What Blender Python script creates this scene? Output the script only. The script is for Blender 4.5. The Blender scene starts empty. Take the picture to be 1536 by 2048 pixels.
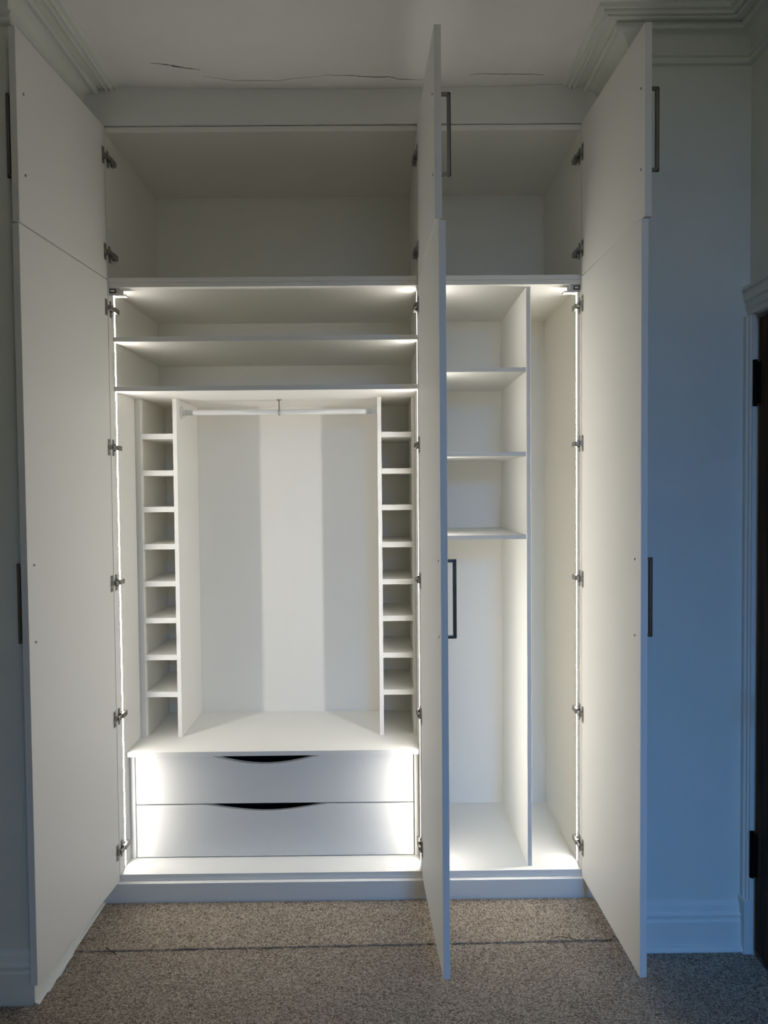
import bpy, bmesh, math, random
from mathutils import Vector, Matrix

random.seed(7)
SC = bpy.context.scene
COL = SC.collection

# ------------------------------------------------------------------ camera, world, lights, exposure
cam_data = bpy.data.cameras.new('camera')
cam = bpy.data.objects.new('camera', cam_data)
COL.objects.link(cam)
yaw, pit, rol = 0.0052, -0.0315, -0.0090
fwd = Vector((math.sin(yaw)*math.cos(pit), math.cos(yaw)*math.cos(pit), math.sin(pit)))
rt = Vector((math.cos(yaw), -math.sin(yaw), 0))
up = rt.cross(fwd)
r2 = math.cos(rol)*rt + math.sin(rol)*up
u2 = -math.sin(rol)*rt + math.cos(rol)*up
cam.matrix_world = Matrix(((r2.x, u2.x, -fwd.x, 0.8565), (r2.y, u2.y, -fwd.y, -2.3312), (r2.z, u2.z, -fwd.z, 1.3708), (0, 0, 0, 1)))
cam_data.sensor_fit = 'VERTICAL'
cam_data.sensor_height = 24.0
cam_data.lens = 1454.52/2048*24.0
cam_data.clip_start = 0.02
SC.camera = cam

SC.view_settings.view_transform = 'Standard'
SC.view_settings.look = 'None'
SC.view_settings.exposure = 0.0
SC.view_settings.gamma = 1.0
SC.view_settings.use_curve_mapping = False
SC.cycles.max_bounces = 14
SC.cycles.diffuse_bounces = 12
SC.cycles.use_denoising = True
SC.cycles.sample_clamp_indirect = 3.0
SC.cycles.caustics_reflective = False
SC.cycles.caustics_refractive = False

LED_STRENGTH = 73.0
LED_COLOUR = (1.0, 0.965, 0.915)
DAY_POWER = 16.0
DAY_COLOUR = (0.09, 0.385, 1.0)

world = bpy.data.worlds.new('dusk_sky')
SC.world = world
world.use_nodes = True
world.node_tree.nodes['Background'].inputs[0].default_value = (0.22, 0.45, 0.9, 1)
world.node_tree.nodes['Background'].inputs[1].default_value = 0.04

def area_light(name, loc, target, sx, sy, power, colour, spread):
    d = bpy.data.lights.new(name, 'AREA')
    d.shape = 'RECTANGLE'; d.size = sx; d.size_y = sy
    d.energy = power; d.color = colour; d.spread = math.radians(spread)
    o = bpy.data.objects.new(name, d); COL.objects.link(o)
    o.location = loc
    o.rotation_euler = (Vector(target) - Vector(loc)).to_track_quat('-Z', 'Y').to_euler()
    return o
# dusk daylight falling in through the window opening in the wall behind the camera
area_light('window_daylight', (1.75, -4.8, 2.45), (1.9, 0.0, 0.25), 0.8, 0.6, DAY_POWER, DAY_COLOUR, 58)

# ------------------------------------------------------------------ helpers
def srgb(r, g, b):
    f = lambda c: (c/255/12.92) if c/255 <= 0.04045 else ((c/255+0.055)/1.055)**2.4
    return (f(r), f(g), f(b), 1)

def material(name, colour, rough=0.5, metal=0.0, spec=0.5):
    m = bpy.data.materials.new(name); m.use_nodes = True
    b = m.node_tree.nodes['Principled BSDF']
    b.inputs['Base Color'].default_value = (*colour[:3], 1)
    b.inputs['Roughness'].default_value = rough
    b.inputs['Metallic'].default_value = metal
    b.inputs['Specular IOR Level'].default_value = spec
    return m, m.node_tree, b

def noise(nt, scale, detail=3, rough=0.5, vec=None, stretch=None):
    n = nt.nodes.new('ShaderNodeTexNoise')
    n.inputs['Scale'].default_value = scale; n.inputs['Detail'].default_value = detail
    n.inputs['Roughness'].default_value = rough
    tc = nt.nodes.new('ShaderNodeTexCoord')
    mp = nt.nodes.new('ShaderNodeMapping')
    if stretch: mp.inputs['Scale'].default_value = stretch
    nt.links.new(tc.outputs['Object'], mp.inputs['Vector'])
    nt.links.new(mp.outputs['Vector'], n.inputs['Vector'])
    return n

def ramp(nt, src, stops):
    r = nt.nodes.new('ShaderNodeValToRGB')
    els = r.color_ramp.elements
    els[0].position, els[0].color = stops[0][0], (*stops[0][1][:3], 1)
    els[1].position, els[1].color = stops[-1][0], (*stops[-1][1][:3], 1)
    for p, c in stops[1:-1]:
        e = els.new(p); e.color = (*c[:3], 1)
    nt.links.new(src, r.inputs['Fac'])
    return r

def bump(nt, b, src, strength, dist):
    bp = nt.nodes.new('ShaderNodeBump')
    bp.inputs['Strength'].default_value = strength; bp.inputs['Distance'].default_value = dist
    nt.links.new(src, bp.inputs['Height'])
    nt.links.new(bp.outputs['Normal'], b.inputs['Normal'])
    return bp

def board_material(name, colour, rough):
    m, nt, b = material(name, colour, rough, spec=0.35)
    n = noise(nt, 260, 2)
    bump(nt, b, n.outputs['Fac'], 0.12, 0.0004)
    n2 = noise(nt, 2.5, 2)
    c = ramp(nt, n2.outputs['Fac'], [(0.3, [x*0.985 for x in colour[:3]]), (0.7, colour)])
    nt.links.new(c.outputs['Color'], b.inputs['Base Color'])
    return m

M_BOARD = board_material('white_melamine_board', (0.865, 0.852, 0.802), 0.5)
M_DOOR = board_material('satin_door_board', (0.82, 0.81, 0.77), 0.42)

def wall_material(name, colour, bs=0.25):
    m, nt, b = material(name, colour, 0.75, spec=0.25)
    n = noise(nt, 7, 6, 0.6)
    n2 = noise(nt, 180, 3, 0.6)
    c = ramp(nt, n.outputs['Fac'], [(0.3, [x*0.96 for x in colour[:3]]), (0.7, colour)])
    nt.links.new(c.outputs['Color'], b.inputs['Base Color'])
    mx = nt.nodes.new('ShaderNodeMath'); mx.operation = 'MULTIPLY_ADD'
    mx.inputs[1].default_value = 6.0
    nt.links.new(n.outputs['Fac'], mx.inputs[0]); nt.links.new(n2.outputs['Fac'], mx.inputs[2])
    bump(nt, b, mx.outputs[0], bs, 0.0012)
    return m

M_WALL = wall_material('cream_wall_paint', (0.79, 0.80, 0.73))
M_CEIL = wall_material('ceiling_paint', (0.88, 0.87, 0.84), 0.5)
M_TRIM = wall_material('white_trim_paint', (0.80, 0.81, 0.76), 0.15)
M_BULK = wall_material('white_filler_paint', (0.80, 0.80, 0.78), 0.08)

def metal_material(name, colour, rough):
    m, nt, b = material(name, colour, rough, 1.0)
    n = noise(nt, 300, 2)
    bump(nt, b, n.outputs['Fac'], 0.08, 0.0003)
    return m
M_NICKEL = metal_material('nickel_plated_steel', (0.32, 0.30, 0.27), 0.32)
M_PEWTER = metal_material('dark_pewter', (0.20, 0.185, 0.165), 0.30)
M_BLACK = metal_material('blackened_iron', (0.012, 0.011, 0.010), 0.6)
M_DARK = material('painted_drawer_shade', (0.01, 0.01, 0.01), 0.9)[0]  # near-black colour paints the shade inside the drawer chest
M_WPLAST = board_material('white_plastic', (0.75, 0.75, 0.74), 0.3)
M_ROD = board_material('white_lacquered_tube', (0.80, 0.80, 0.80), 0.25)
M_GPLAST = board_material('grey_plastic', (0.58, 0.58, 0.58), 0.4)

m, nt, b = material('led_diffuser', (0.9, 0.9, 0.88), 0.5)
b.inputs['Emission Color'].default_value = (*LED_COLOUR, 1)
b.inputs['Emission Strength'].default_value = LED_STRENGTH
M_LED = m

# dark pine door
m, nt, b = material('brown_stained_pine', (0.05, 0.035, 0.022), 0.75, spec=0.15)
n = noise(nt, 3.0, 5, 0.65, stretch=(14, 14, 1.2))
c = ramp(nt, n.outputs['Fac'], [(0.3, (0.028, 0.017, 0.009)), (0.55, (0.075, 0.042, 0.02)), (0.75, (0.11, 0.062, 0.03))])
nt.links.new(c.outputs['Color'], b.inputs['Base Color'])
bump(nt, b, n.outputs['Fac'], 0.2, 0.001)
M_PINE = m

# carpet: looped speckled pile
def carpet_material(name, rib, seed):
    m, nt, b = material(name, (0.2, 0.16, 0.12), 0.95, spec=0.1)
    v = nt.nodes.new('ShaderNodeTexVoronoi'); v.feature = 'F1'
    tc = nt.nodes.new('ShaderNodeTexCoord'); mp = nt.nodes.new('ShaderNodeMapping')
    mp.inputs['Scale'].default_value = (0.75, 1.25, 1) if rib else (1, 1, 1)
    mp.inputs['Location'].default_value = (seed, seed*0.7, 0)
    nt.links.new(tc.outputs['Object'], mp.inputs['Vector'])
    wn = nt.nodes.new('ShaderNodeTexNoise'); wn.inputs['Scale'].default_value = 90; wn.inputs['Detail'].default_value = 2
    nt.links.new(mp.outputs['Vector'], wn.inputs['Vector'])
    mixv = nt.nodes.new('ShaderNodeVectorMath'); mixv.operation = 'MULTIPLY_ADD'
    mixv.inputs[1].default_value = (0.012, 0.012, 0.012)
    nt.links.new(wn.outputs['Color'], mixv.inputs[0]); nt.links.new(mp.outputs['Vector'], mixv.inputs[2])
    v.inputs['Scale'].default_value = 350 if rib else 310
    nt.links.new(mixv.outputs[0], v.inputs['Vector'])
    # speckle between yarn colours
    sp = ramp(nt, v.outputs['Color'], [(0.12, (0.16, 0.115, 0.08)), (0.45, (0.44, 0.355, 0.27)), (0.8, (0.74, 0.64, 0.51))])
    big = noise(nt, 6, 4, 0.6)
    bigr = ramp(nt, big.outputs['Fac'], [(0.3, (0.84, 0.84, 0.84)), (0.7, (1, 1, 1))])
    mul = nt.nodes.new('ShaderNodeMixRGB'); mul.blend_type = 'MULTIPLY'; mul.inputs[0].default_value = 1
    nt.links.new(sp.outputs['Color'], mul.inputs[1]); nt.links.new(bigr.outputs['Color'], mul.inputs[2])
    nt.links.new(mul.outputs['Color'], b.inputs['Base Color'])
    inv = nt.nodes.new('ShaderNodeMath'); inv.operation = 'SUBTRACT'; inv.inputs[0].default_value = 1.0
    nt.links.new(v.outputs['Distance'], inv.inputs[1])
    src = inv.outputs[0]
    fn = noise(nt, 120, 3, 0.6)
    add = nt.nodes.new('ShaderNodeMath'); add.operation = 'MULTIPLY_ADD'; add.inputs[1].default_value = 0.9
    nt.links.new(fn.outputs['Fac'], add.inputs[0]); nt.links.new(src, add.inputs[2]); src = add.outputs[0]
    if rib:
        w = noise(nt, 60, 3, 0.6, stretch=(0.35, 2.2, 1))
        ad = nt.nodes.new('ShaderNodeMath'); ad.operation = 'MULTIPLY_ADD'; ad.inputs[1].default_value = 1.4
        nt.links.new(w.outputs['Fac'], ad.inputs[0]); nt.links.new(src, ad.inputs[2]); src = ad.outputs[0]
    bump(nt, b, src, 1.0, 0.0045)
    return m
M_CARPET = carpet_material('brown_loop_carpet', True, 0)
M_CARPET2 = carpet_material('brown_cut_pile_carpet', False, 3.3)
M_YARN = material('carpet_yarn', (0.40, 0.33, 0.26), 0.95)[0]
M_YARN_D = material('dark_yarn', (0.045, 0.035, 0.028), 0.95)[0]
m, nt, b = material('old_floorboard', (0.35, 0.33, 0.28), 0.8)
n = noise(nt, 20, 4)
c = ramp(nt, n.outputs['Fac'], [(0.3, (0.24, 0.22, 0.19)), (0.7, (0.42, 0.40, 0.36))])
nt.links.new(c.outputs['Color'], b.inputs['Base Color']); M_SCREED = m

class MB:
    """collects shapes given in world coordinates into one mesh"""
    def __init__(self): self.bm = bmesh.new()
    def box(self, x0, x1, y0, y1, z0, z1, mat=None):
        vs = [self.bm.verts.new(p) for p in ((x0,y0,z0),(x1,y0,z0),(x1,y1,z0),(x0,y1,z0),(x0,y0,z1),(x1,y0,z1),(x1,y1,z1),(x0,y1,z1))]
        if mat is not None:
            for v in vs: v.co = mat @ v.co
        for f in ((0,3,2,1),(4,5,6,7),(0,1,5,4),(1,2,6,5),(2,3,7,6),(3,0,4,7)):
            self.bm.faces.new([vs[i] for i in f])
        return self
    def prism(self, pts, axis, a, b_, mat=None):
        """pts: outline in the two other axes (cyclic order), extruded from a to b_ along axis"""
        def P(p, t):
            if axis == 'x': q = Vector((t, p[0], p[1]))
            elif axis == 'y': q = Vector((p[0], t, p[1]))
            else: q = Vector((p[0], p[1], t))
            return mat @ q if mat is not None else q
        A = [self.bm.verts.new(P(p, a)) for p in pts]; B = [self.bm.verts.new(P(p, b_)) for p in pts]
        n = len(pts)
        self.bm.faces.new(A); self.bm.faces.new(B[::-1])
        for i in range(n):
            self.bm.faces.new((A[i], B[i], B[(i+1) % n], A[(i+1) % n]))
        return self
    def cyl(self, p0, p1, r, seg=20, r1=None):
        p0, p1 = Vector(p0), Vector(p1); d = (p1-p0).normalized()
        a = d.orthogonal().normalized(); c = d.cross(a)
        r1 = r if r1 is None else r1
        A = [self.bm.verts.new(p0 + r*(math.cos(t)*a + math.sin(t)*c)) for t in [2*math.pi*i/seg for i in range(seg)]]
        B = [self.bm.verts.new(p1 + r1*(math.cos(t)*a + math.sin(t)*c)) for t in [2*math.pi*i/seg for i in range(seg)]]
        self.bm.faces.new(A[::-1]); self.bm.faces.new(B)
        for i in range(seg):
            f = self.bm.faces.new((A[i], A[(i+1) % seg], B[(i+1) % seg], B[i])); f.smooth = True
        return self
    def tube(self, pts, r, seg=6):
        pts = [Vector(p) for p in pts]; rings = []
        for i, p in enumerate(pts):
            d = (pts[min(i+1, len(pts)-1)] - pts[max(i-1, 0)]).normalized()
            a = d.orthogonal().normalized(); c = d.cross(a)
            rings.append([self.bm.verts.new(p + r*(math.cos(t)*a + math.sin(t)*c)) for t in [2*math.pi*k/seg for k in range(seg)]])
        for A, B in zip(rings, rings[1:]):
            for k in range(seg):
                f = self.bm.faces.new((A[k], A[(k+1) % seg], B[(k+1) % seg], B[k])); f.smooth = True
        self.bm.faces.new(rings[0][::-1]); self.bm.faces.new(rings[-1])
        return self
    def sweep(self, profile, path):
        """profile: list of (d, h); path: list of functions giving the point for (d,h); open strip closed at ends"""
        rings = [[self.bm.verts.new(fn(d, h)) for d, h in profile] for fn in path]
        n = len(profile)
        for A, B in zip(rings, rings[1:]):
            for k in range(n):
                self.bm.faces.new((A[k], A[(k+1) % n], B[(k+1) % n], B[k]))
        self.bm.faces.new(rings[0]); self.bm.faces.new(rings[-1][::-1])
        return self
    def build(self, name, mat, parent=None, bev=0.0, segs=2):
        bmesh.ops.recalc_face_normals(self.bm, faces=self.bm.faces)
        me = bpy.data.meshes.new(name)
        off = world_loc(parent) if parent is not None else Vector((0, 0, 0))
        if parent is None:
            xs = [v.co for v in self.bm.verts]
            mn = Vector((min(v.x for v in xs), min(v.y for v in xs), min(v.z for v in xs)))
            mx = Vector((max(v.x for v in xs), max(v.y for v in xs), max(v.z for v in xs)))
            off = Vector(((mn.x+mx.x)/2, (mn.y+mx.y)/2, mn.z))
        for v in self.bm.verts: v.co -= off
        self.bm.to_mesh(me); self.bm.free()
        me.materials.append(mat)
        o = bpy.data.objects.new(name, me); COL.objects.link(o)
        if parent is not None: o.parent = parent
        else: o.location = off
        if bev > 0:
            md = o.modifiers.new('bevel', 'BEVEL'); md.width = bev; md.segments = segs
            md.limit_method = 'ANGLE'; md.angle_limit = math.radians(40)
            md.harden_normals = True
        return o

def world_loc(o):
    l = Vector(o.location)
    while o.parent is not None:
        o = o.parent; l = l + Vector(o.location)
    return l

def tag(o, label=None, cat=None, group=None, kind=None):
    if label: o['label'] = label
    if cat: o['category'] = cat
    if group: o['group'] = group
    if kind: o['kind'] = kind
    return o

def thing(name, loc, label, cat, group=None):
    o = bpy.data.objects.new(name, None); COL.objects.link(o)
    o.location = loc; o.empty_display_size = 0.1
    return tag(o, label, cat, group)

def structure(o, label, cat):
    return tag(o, label, cat, kind='structure')

# ------------------------------------------------------------------ key dimensions (metres)
FZ = 0.043            # carpet level
CZ = 2.640            # ceiling
XL, XP, XR = 0.0, 0.982, 1.502     # inner faces of left side, partition, right side
PT = 0.018            # partition thickness
DEPTH = 0.515
WL = -0.070           # face of the wall beside the left door
WR = 1.570
YL = -0.462           # chimney breast face, left
YR = -0.272           # chimney breast face, right
XW = 1.903            # right wall of the room
YB = -4.30            # wall behind the camera
XLL = -1.50           # far left wall

# ------------------------------------------------------------------ room shell
structure(MB().box(XLL-0.1, XW+0.12, YB-0.1, 0.7, FZ-0.14, FZ-0.008).build('floor', M_SCREED),
          'pale dusty floor under the carpet, bare along the skirting', 'floor')

# ceiling with a slight sag towards the filler above the wardrobe
bm = MB()
nx, ny = 60, 60
x0c, x1c, y0c, y1c = XLL-0.1, XW+0.12, YB-0.1, 0.7
grid = []
for j in range(ny+1):
    row = []
    tj = j/ny
    y = y0c + (y1c-y0c)*tj
    for i in range(nx+1):
        x = x0c + (x1c-x0c)*i/nx
        s = math.exp(-((y-0.0)/0.35)**2) * max(0, math.sin(math.pi*min(1, max(0, (x+0.07)/1.64))))
        z = CZ - 0.012*s + 0.0015*math.sin(9*x+3*y)*math.sin(7*y)
        row.append(bm.bm.verts.new((x, y, z)))
    grid.append(row)
top = [[bm.bm.verts.new((v.co.x, v.co.y, CZ+0.12)) for v in row] for row in (grid[0], grid[-1])]
for j in range(ny):
    for i in range(nx):
        f = bm.bm.faces.new((grid[j][i], grid[j][i+1], grid[j+1][i+1], grid[j+1][i])); f.smooth = True
bm.bm.faces.new((top[0][0], top[0][-1], top[1][-1], top[1][0]))
structure(bm.build('ceiling', M_CEIL), 'off-white plaster ceiling with a hairline crack along the wardrobe', 'ceiling')

# walls: alcove back, the two chimney breasts either side, right wall with a door opening, and the rest of the room
structure(MB().box(WL-0.05, WR+0.05, 0.56, 0.66, FZ-0.1, CZ+0.1).build('wall_back', M_WALL), 'wall behind the fitted wardrobe', 'wall')
structure(MB().box(XLL-0.1, WL, YL, 0.66, FZ-0.1, CZ+0.1).build('wall_left', M_WALL, bev=0.006, segs=3),
          'dim projecting wall beside the leftmost open door', 'wall')
structure(MB().box(WR, XW+0.12, YR, 0.66, FZ-0.1, CZ+0.1).build('wall_right', M_WALL, bev=0.004, segs=3),
          'blue-lit wall between the rightmost wardrobe door and the brown door', 'wall')
DT = 1.846    # door opening top
structure(MB().box(XW, XW+0.12, YR-0.034, YR, FZ-0.1, CZ+0.1)
          .box(XW, XW+0.12, YR-0.82, YR-0.034, DT, CZ+0.1)
          .box(XW, XW+0.12, YB-0.1, YR-0.82, FZ-0.1, CZ+0.1).build('wall_side', M_WALL),
          'wall holding the brown door, at the edge of the view', 'wall')
structure(MB().box(XLL-0.1, XLL, YB-0.1, YL, FZ-0.1, CZ+0.1).build('wall_far_left', M_WALL), 'far left wall of the room', 'wall')
structure(MB().box(XLL-0.1, 1.30, YB-0.1, YB, FZ-0.1, CZ+0.1).box(1.30, XW+0.12, YB-0.1, YB, FZ-0.1, 0.9)
          .box(1.30, XW+0.12, YB-0.1, YB, 2.45, CZ+0.1).build('wall_front', M_WALL),
          'wall behind the viewer with the window opening', 'wall')

structure(MB().box(1.30, 1.36, YB-0.09, YB-0.01, 0.9, 2.45).box(XW-0.06, XW, YB-0.09, YB-0.01, 0.9, 2.45)
          .box(1.36, XW-0.06, YB-0.09, YB-0.01, 2.39, 2.45).box(1.36, XW-0.06, YB-0.09, YB-0.01, 0.9, 0.96)
          .box(1.26, XW, YB-0.012, YB+0.03, 0.87, 0.9).build('window_1', M_TRIM, bev=0.002),
          'painted frame of the window behind the viewer', 'window')

# carpets
def carpet_sheet(name, outline, z0, z1, mat):
    bm = MB(); bm.prism(outline, 'z', z0, z1)
    return bm.build(name, mat, bev=0.0008, segs=2)
seam = []
rs = random.Random(3)
N = 220
for i in range(N+1):
    x = -0.035 + (1.545+0.035)*i/N
    y = -0.268 + 0.024*i/N + 0.0018*math.sin(i*0.9) + rs.uniform(-0.0015, 0.0015)
    seam.append((x, y))
left_edge = []
for i in range(40):
    t = i/39
    y = -0.268 - t*(0.45-0.268)
    left_edge.append((-0.043 + 0.013*math.sin(math.pi*t)**0.7 + rs.uniform(-0.002, 0.002) + (0.004*math.sin(t*17)), y))
out = [(XW-0.0, YR-0.005-0.0), ]
main = [(p[0], p[1]-0.0002) for p in seam] + [(WR+0.002, seam[-1][1]-0.003), (WR+0.002, YR-0.022), (XW-0.030, YR-0.022), (XW-0.030, YR-0.045), (XW, YR-0.045), (XW, YB), (XLL, YB), (XLL, YL-0.024), (-0.052, YL-0.026)] + left_edge[::-1][:-1]
o = carpet_sheet('carpet', main, FZ-0.007, FZ, M_CARPET)
tag(o, 'brown speckled loop carpet covering the room floor', 'carpet')
def seam_gap(x):
    g = 0.0004
    for c0, c1, w_ in ((0.235, 0.36, 0.0035), (0.60, 0.64, 0.002), (0.82, 0.93, 0.0034), (1.06, 1.10, 0.002), (1.20, 1.27, 0.003), (1.44, 1.53, 0.0032)):
        if c0 < x < c1: g += w_*math.sin(math.pi*(x-c0)/(c1-c0))
    return g
alc = [(p[0], p[1]+seam_gap(p[0])+abs(rs.gauss(0, 0.0007))) for p in seam]
le2 = [(-0.050+rs.uniform(-0.002, 0.002), -0.27+0.25*i/14) for i in range(1, 14)]
alc = alc + [(WR-0.002, seam[-1][1]), (WR-0.002, -0.022), (-0.050, -0.022)] + le2[::-1]
o = carpet_sheet('carpet_strip', alc, FZ-0.007, FZ+0.0005, M_CARPET2)
tag(o, 'separate brown carpet strip laid against the wardrobe plinth', 'carpet')
bm = MB()
for i in range(520):
    t = rs.random(); k = min(int(t*N), N-1)
    x = -0.03 + 1.57*t; y = -0.268+0.024*t - 0.001
    if rs.random() < 0.75:
        a = rs.uniform(-2.6, -0.5); l = rs.uniform(0.004, 0.011)
        bm.tube([(x, y+0.004, FZ+0.0022), (x+0.4*l*math.cos(a), y+0.003+0.4*l*math.sin(a), FZ+0.0035+rs.random()*0.002), (x+l*math.cos(a), y+0.003+l*math.sin(a)*0.6, FZ+0.0022)], rs.uniform(0.0010, 0.0019), 5)
tag(bm.build('carpet_fringe', M_YARN), 'frayed yarn tufts along the carpet seam', 'carpet fringe', kind='stuff')
def thread(pts, label, r=0.0012, mat=M_YARN_D):
    o = MB().tube(pts, r).build('loose_thread', mat); return tag(o, label, 'thread', 'loose carpet threads')
thread([(0.047, -0.255, FZ+.004), (0.063, -0.268, FZ+.005), (0.085, -0.283, FZ+.004), (0.097, -0.298, FZ+.002)], 'loose dark thread lying across the carpet seam beside the leftmost door')
thread([(1.33, -0.262, FZ+.004), (1.345, -0.245, FZ+.008), (1.37, -0.236, FZ+.008), (1.40, -0.238, FZ+.006), (1.43, -0.250, FZ+.003)], 'loose carpet thread arching over the seam beside the rightmost door', 0.0009)
thread([(1.375, -0.247, FZ+.006), (1.38, -0.268, FZ+.004), (1.383, -0.290, FZ+.002)], 'short stray yarn end trailing off the carpet seam onto the loop carpet', 0.0008)

# ------------------------------------------------------------------ skirting boards
SKP = [(0, 0), (0.020, 0), (0.020, 0.088), (0.016, 0.093), (0.016, 0.100), (0.019, 0.103), (0.019, 0.108), (0.012, 0.116), (0.010, 0.130), (0.005, 0.140), (0.0, 0.142)]
SK = [(d, h) for d, h in SKP]
Z0 = FZ-0.008
def skirt_path(*fns): return fns
bm = MB()
bm.sweep([(d, h) for d, h in SK], [lambda d, h: Vector((WL+d, -0.018, Z0+h)), lambda d, h: Vector((WL+d, YL-d, Z0+h)), lambda d, h: Vector((XLL, YL-d, Z0+h))])
structure(bm.build('baseboard_left', M_TRIM), 'painted skirting wrapping the dim projecting wall', 'baseboard')
bm = MB()
bm.sweep([(d, h) for d, h in SK], [lambda d, h: Vector((WR-d, -0.018, Z0+h)), lambda d, h: Vector((WR-d, YR-d, Z0+h)), lambda d, h: Vector((XW-0.018, YR-d, Z0+h))])
bm.prism([(YR-0.020, Z0), (YR-0.034, Z0), (YR-0.034, Z0+0.012), (YR-0.026, Z0+0.020), (YR-0.020, Z0+0.021)], 'x', WR, XW-0.018)
structure(bm.build('baseboard_right', M_TRIM), 'moulded skirting below the blue-lit wall', 'baseboard')
# caulk strip between the bare skirting and the carpet
bm = MB(); bm.prism([(WL+0.018, Z0), (WL+0.034, Z0), (WL+0.034, Z0+0.004), (WL+0.028, Z0+0.012), (WL+0.018, Z0+0.014)], 'y', -0.02, YL-0.02)
structure(bm.build('trim_1', M_TRIM), 'narrow quadrant bead at the foot of the skirting by the leftmost door', 'trim')

# ------------------------------------------------------------------ coving
cove = [(0.0, 0.099), (0.013, 0.099), (0.017, 0.095), (0.016, 0.088), (0.010, 0.086), (0.010, 0.082), (0.017, 0.079), (0.020, 0.074), (0.017, 0.068), (0.006, 0.067)]
for k in range(0, 10):
    a = k/9*math.pi/2
    cove.append((0.004 + 0.034*(1-math.cos(a)), 0.066 - 0.044*math.sin(a)))
cove += [(0.042, 0.025), (0.051, 0.027), (0.055, 0.023), (0.055, 0.012), (0.052, 0.009), (0.078, 0.008), (0.079, 0.015), (0.083, 0.020), (0.087, 0.018), (0.089, 0.011),
         (0.092, 0.010), (0.094, 0.016), (0.099, 0.018), (0.102, 0.014), (0.103, 0.008), (0.107, 0.007), (0.109, 0.011), (0.114, 0.010), (0.118, 0.003), (0.119, -0.004), (0.0, -0.004)]
C0 = CZ
bm = MB()
bm.sweep(cove, [lambda d, h: Vector((WL+d, -0.0085, C0-h)), lambda d, h: Vector((WL+d, YL-d, C0-h)), lambda d, h: Vector((XLL+d, YL-d, C0-h)), lambda d, h: Vector((XLL+d, YB, C0-h))])
structure(bm.build('trim_2', M_TRIM), 'moulded plaster coving above the leftmost door', 'coving')
bm = MB()
bm.sweep(cove, [lambda d, h: Vector((WR-0.008-d, -0.0085, C0-h)), lambda d, h: Vector((WR-0.008-d, YR-d, C0-h)), lambda d, h: Vector((XW-d, YR-d, C0-h)), lambda d, h: Vector((XW-d, YB, C0-h))])
structure(bm.build('trim_3', M_TRIM), 'moulded plaster coving turning the corner above the rightmost door', 'coving')

# filler panel above the wardrobe
bm = MB()
pts = []
for i in range(31):
    x = WL + (WR-WL)*i/30
    s = max(0, math.sin(math.pi*min(1, max(0, (x+0.07)/1.64))))
    pts.append((x, CZ - 0.012*s - 0.0005))
bm.prism([(WL, 2.519), (WR, 2.519)] + pts[::-1], 'y', -0.008, -0.0005)
tag(bm.build('filler_panel', M_BULK), 'pale filler panel closing the gap between the wardrobe top and ceiling', 'panel')

# plaster cracks in the ceiling: thin open fissures
def crack(pts, w, name, label):
    bm = MB(); r = random.Random(len(pts)*13)
    P = []
    for (x0, y0), (x1, y1) in zip(pts, pts[1:]):
        n = max(2, int(abs(x1-x0)/0.012))
        for k in range(n):
            t = k/n; P.append((x0+(x1-x0)*t, y0+(y1-y0)*t + r.uniform(-0.0015, 0.0015)))
    P.append(pts[-1])
    def zz(x, y):
        s = math.exp(-((y-0.0)/0.35)**2) * max(0, math.sin(math.pi*min(1, max(0, (x+0.07)/1.64))))
        return CZ - 0.012*s + 0.0015*math.sin(9*x+3*y)*math.sin(7*y)
    A = []
    n = len(P)
    for i, (x, y) in enumerate(P):
        ww = w*(0.35+0.9*r.random())*min(1, 4*min(i, n-1-i)/n+0.15)
        A.append([bm.bm.verts.new((x, y+sgn*ww, zz(x, y)-d)) for sgn, d in ((1, 0.0006), (0, 0.0012), (-1, 0.0006))])
    for a, b_ in zip(A, A[1:]):
        for k in range(2):
            bm.bm.faces.new((a[k], a[k+1], b_[k+1], b_[k]))
    for a, b_ in zip(A, A[1:]):
        bm.bm.faces.new((a[0], b_[0], b_[2], a[2]))
    return bm.build(name, M_CRK)
M_CRK = material('crack_shadow', (0.05, 0.045, 0.04), 1.0)[0]
M_CRKL = material('crack_faint', (0.34, 0.33, 0.30), 1.0)[0]
ceiling = bpy.data.objects['ceiling']
def attach(o):
    o.parent = ceiling; o.location = Vector(o.location) - Vector(ceiling.location)
    return o
attach(crack([(0.19, -0.140), (0.225, -0.137), (0.245, -0.131), (0.259, -0.124), (0.30, -0.115), (0.33, -0.108)], 0.0018, 'crack', ''))
attach(crack([(0.247, -0.129), (0.259, -0.1245), (0.272, -0.122)], 0.0042, 'crack', ''))
attach(crack([(0.70, -0.083), (0.78, -0.079), (0.853, -0.071), (0.895, -0.072), (0.922, -0.059), (1.007, -0.052)], 0.0012, 'crack', ''))
attach(crack([(1.14, -0.072), (1.17, -0.078), (1.24, -0.073), (1.30, -0.070), (1.37, -0.064)], 0.0010, 'crack', ''))
o = attach(crack([(0.33, -0.075), (0.42, -0.052), (0.55, -0.052), (0.63, -0.068), (0.70, -0.080)], 0.0008, 'crack', '')); o.data.materials[0] = M_CRKL

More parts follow.
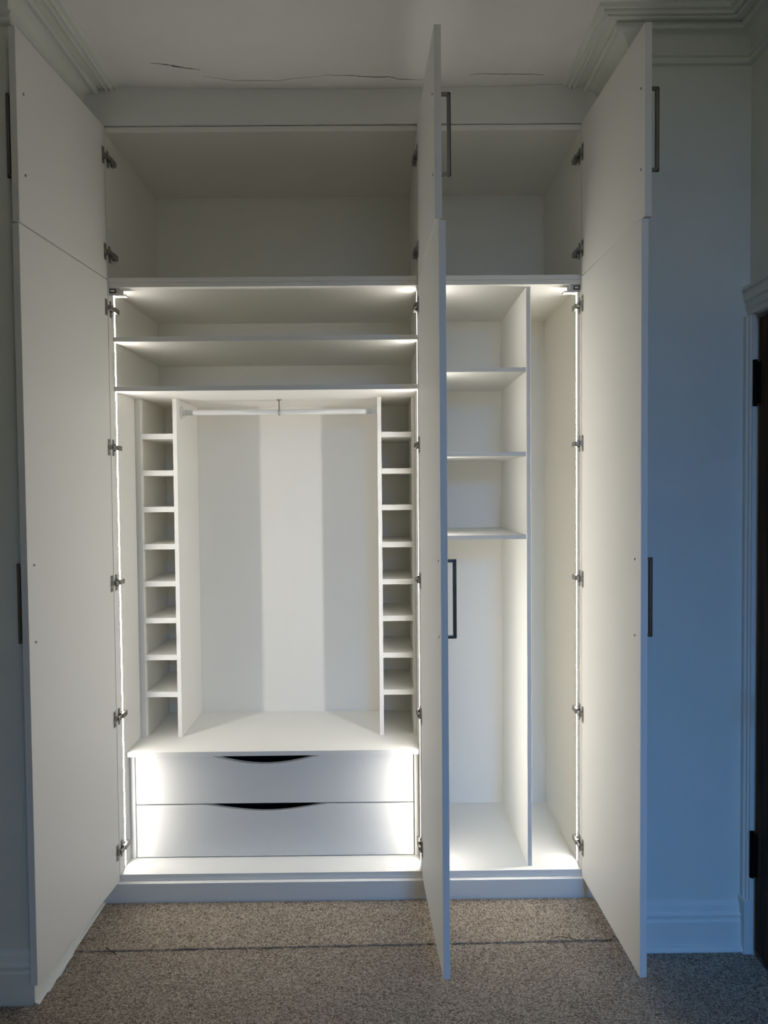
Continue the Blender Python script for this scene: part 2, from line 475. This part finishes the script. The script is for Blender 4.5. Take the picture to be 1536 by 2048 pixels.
# ------------------------------------------------------------------ brown room door with its architrave
DY0, DY1 = YR-0.040, YR-0.82
door = MB()
door.box(XW+0.004, XW+0.036, DY1+0.01, DY0-0.003, FZ+0.012, DT-0.012)
o = structure(door.build('door_1', M_PINE, bev=0.002), 'dark brown stained pine room door, closed', 'door')
def dpart(bm, name, mat, label=None):
    q = bm.build(name, mat, o, bev=0.0015)
    if label: q['label'] = label
    return q
for (za, zb) in ((1.60, 1.712), (0.270, 0.388)):
    b_ = MB(); b_.cyl((XW-0.004, DY0+0.001, za-0.008), (XW-0.004, DY0+0.001, zb+0.008), 0.0065, 14)
    b_.box(XW-0.004, XW+0.004, DY0-0.014, DY0+0.002, za, zb)
    dpart(b_, 'hinge', M_BLACK, 'black iron butt hinge')
for zc in (0.50, 1.30):
    h = 0.26 if zc < 1 else 0.34
    b_ = MB(); b_.box(XW-0.001, XW+0.005, DY1+0.12, (DY0+DY1)/2-0.05, zc-h, zc+h); dpart(b_, 'raised_panel', M_PINE)
    b_ = MB(); b_.box(XW-0.001, XW+0.005, (DY0+DY1)/2+0.05, DY0-0.11, zc-h, zc+h); dpart(b_, 'raised_panel', M_PINE)
b_ = MB(); b_.cyl((XW+0.004, DY1+0.07, 1.0), (XW-0.035, DY1+0.07, 1.0), 0.009).cyl((XW-0.035, DY1+0.07, 1.0), (XW-0.058, DY1+0.07, 1.0), 0.026, 24, 0.02)
dpart(b_, 'door_knob', M_BLACK)
# frame: stepped architrave profile, posts and head
bm = MB()
AP = [(0, 0), (0.018, 0), (0.018, 0.030), (0.013, 0.034), (0.013, 0.052), (0.009, 0.058), (0.009, 0.072), (0.0, 0.074)]
def aw(y):
    return lambda d, h: None
AQ = [(0, 0), (0.018, 0), (0.018, 0.014), (0.013, 0.018), (0.013, 0.026), (0.009, 0.029), (0.009, 0.036), (0, 0.036)]
bm.sweep(AQ, [lambda d, h: Vector((XW-d, YR-0.001-h, FZ-0.008)), lambda d, h: Vector((XW-d, YR-0.001-h, DT))])
bm.sweep(AQ, [lambda d, h: Vector((XW-d, DY1-0.035+h, FZ-0.008)), lambda d, h: Vector((XW-d, DY1-0.035+h, DT))])
bm.sweep(AP, [lambda d, h: Vector((XW-d, YR-0.001, DT+0.074-h)), lambda d, h: Vector((XW-d, DY1-0.060, DT+0.074-h))])
bm.box(XW-0.024, XW, YR-0.038, YR-0.0, FZ-0.008, FZ+0.150)
bm.box(XW-0.024, XW, DY1-0.070, YR-0.001, DT+0.072, DT+0.082)
structure(bm.build('trim_4', M_TRIM, bev=0.001), 'painted architrave around the brown door', 'door frame')

# ------------------------------------------------------------------ fitted wardrobe
# ---- doors
def door_matrix(x, ang, z0):
    # local: x outward (away from the opening side), y from hinge (0) to free edge, z up
    return Matrix.Translation((x, -0.004, z0)) @ Matrix.Rotation(ang, 4, 'Z')

def make_door(unit, hx, side, dx, dy, z0, z1, hinge_zs, screw_zs, name_label, sd):
    """hx hinge line; side +1: outer face towards +x, -1 towards -x; (dx, dy) offset of free inner edge"""
    L = math.hypot(dx, dy)
    u = Vector((dx, dy, 0)).normalized()         # along door to the free edge
    nrm = Vector((-u.y, u.x, 0))                 # perpendicular
    if nrm.x*side < 0: nrm = -nrm
    base = Vector((hx, -0.004, 0))
    Mx = Matrix(((nrm.x, u.x, 0, base.x), (nrm.y, u.y, 0, base.y), (0, 0, 1, 0), (0, 0, 0, 1)))
    T = 0.018
    bm = MB(); bm.box(0, T, 0, L, z0, z1, Mx)
    d = bm.build('door', M_DOOR, unit, bev=0.0012)
    # handle: bow pull with two posts and a ridged grip on the outer face
    zc0, zc1 = screw_zs
    hd = MB(); Y0 = sd
    w = 0.0042
    hd.box(T, T+0.026, Y0-w, Y0+w, zc0-w, zc0+w, Mx)
    hd.box(T, T+0.026, Y0-w, Y0+w, zc1-w, zc1+w, Mx)
    hd.box(T+0.018, T+0.026, Y0-w, Y0+w, zc0-w, zc1+w, Mx)
    hd.box(T+0.0255, T+0.0282, Y0-w*0.45, Y0+w*0.45, zc0-w, zc1+w, Mx)
    hd.box(T, T+0.003, Y0-w*1.5, Y0+w*1.5, zc0-w*1.5, zc0+w*1.5, Mx)
    hd.box(T, T+0.003, Y0-w*1.5, Y0+w*1.5, zc1-w*1.5, zc1+w*1.5, Mx)
    h = hd.build('handle', M_PEWTER, d, bev=0.0014); h['label'] = 'dark pewter bow handle'
    for z in screw_zs:
        sc = MB(); sc.cyl(Mx @ Vector((0.001, Y0, z)), Mx @ Vector((-0.0018, Y0, z)), 0.0036, 14, 0.0028)
        sc.build('screw', M_NICKEL, d)
    # concealed hinges
    s = side                                     # panel is on that side, opening on the other
    for z in hinge_zs:
        hb = MB()
        hb.box(-0.0018, 0.0, 0.006, 0.021, z-0.026, z+0.026, Mx)             # flange on door
        hb.box(-0.0085, -0.001, 0.008, 0.019, z-0.0075, z+0.0075, Mx)         # knuckle block
        hb.cyl(Mx @ Vector((-0.0035, 0.0135, z+0.019)), Mx @ Vector((-0.001, 0.0135, z+0.019)), 0.0035, 10)
        hb.cyl(Mx @ Vector((-0.0035, 0.0135, z-0.019)), Mx @ Vector((-0.001, 0.0135, z-0.019)), 0.0035, 10)
        xi = hx                                   # inner face of the panel
        ax = lambda a: xi - s*a
        def bx(a0, a1, y0, y1, za, zb):
            x_0, x_1 = sorted((ax(a0), ax(a1))); hb.box(x_0, x_1, y0, y1, za, zb)
        bx(0.004, 0.012, -0.013, 0.022, z-0.006, z+0.006)   # arm from door into carcass
        bx(0.006, 0.014, 0.018, 0.060, z-0.008, z+0.008)    # arm body
        bx(0.0, 0.007, 0.045, 0.062, z-0.008, z+0.008)
        bx(0.0, 0.003, 0.010, 0.022, z-0.026, z+0.026)      # mounting plate
        bx(0.002, 0.009, 0.012, 0.020, z-0.012, z+0.012)
        q = hb.build('hinge', M_NICKEL, d, bev=0.0008)
    return d

ZB, ZBT = 0.1045, 0.1255       # bottom board
ZJ0, ZJ1 = 2.017, 2.047      # double board between lower and upper boxes
def shelf_board(bm, x0, x1, yf, yb, z0, z1, notches=()):
    """board with small notches for the light strips (list of 'l','r')"""
    pts = [(x0, yf)]
    ny0, ny1, nd = 0.0405, 0.0595, 0.002
    lft = 'l' in notches; rgt = 'r' in notches
    pts = [(x0, yf), (x1, yf)]
    if rgt: pts += [(x1, ny0), (x1-nd, ny0), (x1-nd, ny1), (x1, ny1)]
    pts += [(x1, yb), (x0, yb)]
    if lft: pts += [(x0, ny1), (x0+nd, ny1), (x0+nd, ny0), (x0, ny0)]
    bm.prism(pts, 'z', z0, z1)
    return bm

S = 0.016
# lower double unit
U1 = thing('wardrobe', (0.49, 0.2, ZB), 'lower double wardrobe unit with two open doors, holding drawers and cubbyholes', 'wardrobe')
MB().box(XL-S, XL, 0, DEPTH, ZB, ZJ0+0.015).build('side_panel', M_BOARD, U1, bev=0.0008)
MB().box(XP, XP+0.009, 0, DEPTH, ZB, ZJ0+0.015).build('side_panel', M_BOARD, U1, bev=0.0008)
MB().box(XL, XP, 0, DEPTH, ZB, ZBT).build('bottom_panel', M_BOARD, U1, bev=0.0008)
MB().box(XL, XP, 0, DEPTH, ZJ0, ZJ0+0.015).build('top_panel', M_BOARD, U1, bev=0.0006)
MB().box(XL-S, XP+0.009, DEPTH, DEPTH+0.008, ZB, ZJ0+0.015).build('back_panel', M_BOARD, U1)
bm = MB(); shelf_board(bm, XL+0.0005, XP-0.0005, 0.035, DEPTH, 1.853, 1.869, 'lr'); bm.build('shelf', M_BOARD, U1, bev=0.0006)
bm = MB(); shelf_board(bm, XL+0.0005, XP-0.0005, 0.035, DEPTH, 1.694, 1.710, 'lr'); bm.build('shelf', M_BOARD, U1, bev=0.0006)
# lower single unit
U2 = thing('wardrobe', (1.25, 0.2, ZB), 'lower single wardrobe unit with an upright divider and three cream shelves', 'wardrobe')
X2 = XP+PT
MB().box(XP+0.0095, X2, 0, DEPTH, ZB, ZJ0+0.015).build('side_panel', M_BOARD, U2, bev=0.0008)
MB().box(XR, XR+S, 0, DEPTH, ZB, ZJ0+0.015).build('side_panel', M_BOARD, U2, bev=0.0008)
MB().box(X2, XR, 0, DEPTH, ZB, ZBT).build('bottom_panel', M_BOARD, U2, bev=0.0008)
MB().box(X2, XR, 0, DEPTH, ZJ0, ZJ0+0.015).build('top_panel', M_BOARD, U2, bev=0.0006)
MB().box(XP+0.0095, XR+S, DEPTH, DEPTH+0.008, ZB, ZJ0+0.015).build('back_panel', M_BOARD, U2)
XD0, XD1 = 1.332, 1.346
MB().box(XD0, XD1, 0.025, DEPTH, ZBT, ZJ0).build('divider_panel', M_BOARD, U2, bev=0.0006)
for zt in (1.761, 1.488, 1.2175):
    bm = MB(); shelf_board(bm, X2+0.0005, XD0-0.0003, 0.033, DEPTH, zt-0.014, zt, 'l'); bm.build('shelf', M_BOARD, U2, bev=0.0006)

# upper units
ZU0, ZU1 = ZJ0+0.0155, 2.500
U3 = thing('top_cupboard', (0.49, 0.2, ZU0), 'wide empty top cupboard with two open doors above the drawer side', 'cupboard')
U4 = thing('top_cupboard', (1.25, 0.2, ZU0), 'narrow empty top cupboard with one open door above the divider side', 'cupboard')
for U, a, b_, sl, sr in ((U3, XL, XP, S, 0.009), (U4, X2, XR, 0.0085, S)):
    MB().box(a-sl, a, 0, DEPTH, ZU0, ZU1+0.018).build('side_panel', M_BOARD, U, bev=0.0008)
    MB().box(b_, b_+sr, 0, DEPTH, ZU0, ZU1+0.018).build('side_panel', M_BOARD, U, bev=0.0008)
    MB().box(a, b_, 0, DEPTH, ZU0, ZJ1).build('bottom_panel', M_BOARD, U, bev=0.0006)
    MB().box(a, b_, 0, DEPTH, ZU1, ZU1+0.018).build('top_panel', M_BOARD, U, bev=0.0008)
    MB().box(a-sl, b_+sr, DEPTH, DEPTH+0.008, ZU0, ZU1+0.018).build('back_panel', M_BOARD, U)

ZD0, ZD1 = 0.106, 2.040
ZE0, ZE1 = 2.0435, 2.5185
LOWH = (1.952, 1.511, 1.077, 0.640, 0.205)
UPH = (2.424, 2.125)
LS, US = (0.986, 1.184), (2.168, 2.369)
make_door(U1, XL, -1, -0.0331, -0.4964, ZD0, ZD1, LOWH, LS, '', 0.466)
make_door(U1, XP+0.001, 1, 0.0253, -0.494, ZD0, ZD1, LOWH, LS, '', 0.455)
make_door(U2, XR, 1, 0.0130, -0.495, ZD0, ZD1, LOWH, LS, '', 0.455)
make_door(U3, XL, -1, -0.0316, -0.4964, ZE0, ZE1, UPH, US, '', 0.466)
make_door(U3, XP+0.001, 1, 0.0166, -0.494, ZE0, ZE1, UPH, US, '', 0.455)
make_door(U4, XR, 1, 0.0199, -0.498, ZE0, ZE1, UPH, US, '', 0.475)

# plinth: front board with the ledge showing under the doors
bm = MB(); bm.box(WL+0.0225, WR-0.021, -0.018, 0.012, FZ-0.008, 0.1043)
tag(bm.build('plinth', M_BOARD, bev=0.0012), 'long white plinth running along the foot of both lower wardrobe units', 'plinth')

# ---- drawer unit standing inside the double unit
ZT = 0.498
DU = thing('drawer_unit', (0.49, 0.3, ZBT), 'low two-drawer chest with scooped finger pulls, inside the double wardrobe unit', 'drawer unit')
MB().box(XL+0.0005, XP-0.0005, 0.078, DEPTH-0.001, ZT-0.016, ZT).build('top_panel', M_BOARD, DU, bev=0.001)
DYF = 0.104
for a, b_ in ((XL+0.0005, XL+0.0185), (0.9635, XP-0.0005)):
    MB().box(a, b_, DYF, DEPTH-0.001, ZBT+0.0002, ZT-0.0162).build('side_panel', M_BOARD, DU, bev=0.0006)
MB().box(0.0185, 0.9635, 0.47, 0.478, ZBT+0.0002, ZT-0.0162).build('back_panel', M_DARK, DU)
def drawer(z0, z1, depth):
    x0, x1 = 0.0215, 0.9605
    xm = 0.462
    half = 0.205
    pts = [(x0, z0), (x1, z0), (x1, z1)]
    for k in range(33):
        t = 1 - 2*k/32
        s = 0.5*(1+math.cos(math.pi*t)) ** 1.0
        s = s**0.52 if s > 0 else 0
        pts.append((xm + half*t, z1 - depth*s))
    pts.append((x0, z1))
    d = MB().prism(pts, 'y', DYF, DYF+0.018).build('drawer', M_DOOR, DU, bev=0.0012)
    bx = MB()
    bx.box(x0+0.012, x0+0.024, DYF+0.018, 0.46, z0+0.012, z1-0.050).box(x1-0.024, x1-0.012, DYF+0.018, 0.46, z0+0.012, z1-0.050)
    bx.box(x0+0.024, x1-0.024, 0.45, 0.46, z0+0.012, z1-0.050).box(x0+0.024, x1-0.024, DYF+0.018, 0.45, z0+0.012, z0+0.022)
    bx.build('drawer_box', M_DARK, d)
drawer(0.3105, ZT-0.0195, 0.034)
drawer(ZBT+0.003, 0.3065, 0.0245)

# ---- cubbyhole towers
TY = 0.225
TT = 1.6935
def tower(xa, xb, xc, xd, lab, filler):
    """outer faces xa..xb (first upright) and xc..xd (second upright)"""
    T = thing('cubbyhole_tower', ((xa+xd)/2, 0.37, ZT), lab, 'shelf tower', 'cubbyhole towers on the drawer chest')
    ze = ZT+0.0004
    MB().box(xa, xb, TY, DEPTH-0.001, ze, TT).build('side_panel', M_BOARD, T, bev=0.0006)
    MB().box(xc, xd, TY, DEPTH-0.001, ze, TT).build('side_panel', M_BOARD, T, bev=0.0006)
    if filler:
        f0, f1 = filler
        MB().box(f0, f1, TY+0.001, TY+0.02, ze, TT).build('filler_strip', M_BOARD, T)
    # eight boards; heights measured on the photo front edges
    for zc in (1.562, 1.434, 1.306, 1.175, 1.044, 0.914, 0.783, 0.651):
        MB().box(xb, xc, TY, DEPTH-0.001, zc-0.0095, zc+0.0095).build('shelf', M_BOARD, T, bev=0.0006)
    return T
tower(0.0047, 0.0215, 0.133, 0.1475, 'narrow nine-hole cubby tower at the left of the hanging rail', (0.0002, 0.0046))
tower(0.8485, 0.863, 0.969, 0.9785, 'narrow nine-hole cubby tower beside the middle open door', (0.9785, 0.9812))

# ---- hanging rail
HR = thing('hanging_rail', (0.498, 0.27, 1.65), 'white hanging rail with round end sockets and a thin centre hook, between the cubbyhole towers', 'hanging rail')
RY, RZ = 0.285, 1.650
MB().cyl((0.157, RY, RZ), (0.8395, RY, RZ), 0.0095, 24).build('rail_tube', M_ROD, HR)
for a, b_ in ((0.1475, 0.1525), (0.8435, 0.8485)):
    q = MB().cyl((a, RY, RZ), (b_, RY, RZ), 0.022, 28)
    i0, i1 = (b_, b_+0.012) if a < 0.5 else (a-0.012, a)
    q.cyl((i0, RY, RZ), (i1, RY, RZ), 0.013, 24)
    q.build('end_socket', M_WPLAST, HR, bev=0.001)
q = MB(); q.cyl((0.498, RY, 1.6935), (0.498, RY, 1.663), 0.0018, 10)
q.cyl((0.498, RY, 1.6938), (0.498, RY, 1.6910), 0.009, 16)
ring = [(0.498, RY+0.0115*math.sin(t), RZ+0.0115*math.cos(t)) for t in [2*math.pi*k/18 for k in range(19)]]
q.tube(ring, 0.0018, 6)
q.build('centre_hook', M_NICKEL, HR)

# ---- light strips
LY = 0.050
def led(xf, s, label):
    """strip on panel face xf, light towards s"""
    T = thing('light_strip', (xf, LY, ZBT), label, 'LED strip', 'upright LED strips in the wardrobe')
    z0, z1 = ZBT+0.001, ZJ0-0.001
    a, b_ = sorted((xf, xf+s*0.0011))
    q = MB()
    for y0, y1 in ((LY-0.0080, LY-0.0050), (LY+0.0050, LY+0.0080)):
        q.box(a, b_, y0, y1, z0, z1)
    q.box(a, b_, LY-0.0050, LY+0.0050, z0, z0+0.004).box(a, b_, LY-0.0050, LY+0.0050, z1-0.004, z1)
    q.build('channel', M_WPLAST, T)
    a, b_ = sorted((xf, xf+s*0.0004))
    MB().box(a, b_, LY-0.0048, LY+0.0048, z0+0.0042, z1-0.0042).build('diffuser', M_LED, T)
led(XL, 1, 'glowing upright light strip beside the leftmost door')
led(XP, -1, 'glowing upright light strip behind the middle door, on the drawer side')
led(X2, 1, 'glowing upright light strip behind the middle door, on the shelf side')
led(XR, -1, 'glowing upright light strip beside the rightmost door')

# ---- door sensors under the top boards
def sensor(xa, s, label):
    T = thing('door_sensor', (xa, 0.03, ZJ0), label, 'sensor', 'small door light sensors')
    x0, x1 = sorted((xa, xa+s*0.034))
    z0, z1 = ZJ0-0.018, ZJ0-0.0005
    MB().box(x0, x1, 0.006, 0.044, z0, z1).build('housing', M_GPLAST, T, bev=0.0015)
    a, b_ = sorted((xa+s*0.003, xa+s*0.022))
    MB().box(a, b_, 0.0045, 0.006, z0+0.002, z1-0.003).build('lens_frame', M_BLACK, T)
    MB().box(a+0.003, b_-0.003, 0.0035, 0.0045, z0+0.005, z1-0.006).build('lens', M_WPLAST, T)
    a, b_ = sorted((xa+s*0.0, xa+s*0.050))
    MB().box(a, b_, 0.012, 0.043, z0-0.004, z0).build('cover', M_WPLAST, T, bev=0.001)
sensor(XL+0.0005, 1, 'small grey sensor box at the top corner beside the leftmost door')
sensor(XR-0.0005, -1, 'small grey sensor box at the top corner beside the rightmost door')

# ---- unseen lamp added behind the viewer for neutral light on ceiling and walls
M_GLOBE, nt, b = material('fill_lamp_glow', (0.85, 0.83, 0.78), 0.3)
b.inputs['Emission Color'].default_value = (1.0, 0.94, 0.82, 1)
b.inputs['Emission Strength'].default_value = 6.2
CL = thing('added_fill_lamp', (1.45, -2.45, CZ), 'unseen round fill lamp added behind the viewer to brighten the ceiling and upper walls', 'fill lamp')
MB().cyl((1.45, -2.45, CZ+0.002), (1.45, -2.45, CZ-0.025), 0.10, 32).build('fill_lamp_base', M_WPLAST, CL, bev=0.002)
g = MB()
bmesh.ops.create_uvsphere(g.bm, u_segments=32, v_segments=16, radius=0.15)
for v in g.bm.verts: v.co = Vector((1.45+v.co.x, -2.45+v.co.y, CZ-0.095+v.co.z*0.6))
for f in g.bm.faces: f.smooth = True
g.build('fill_lamp_globe', M_GLOBE, CL)
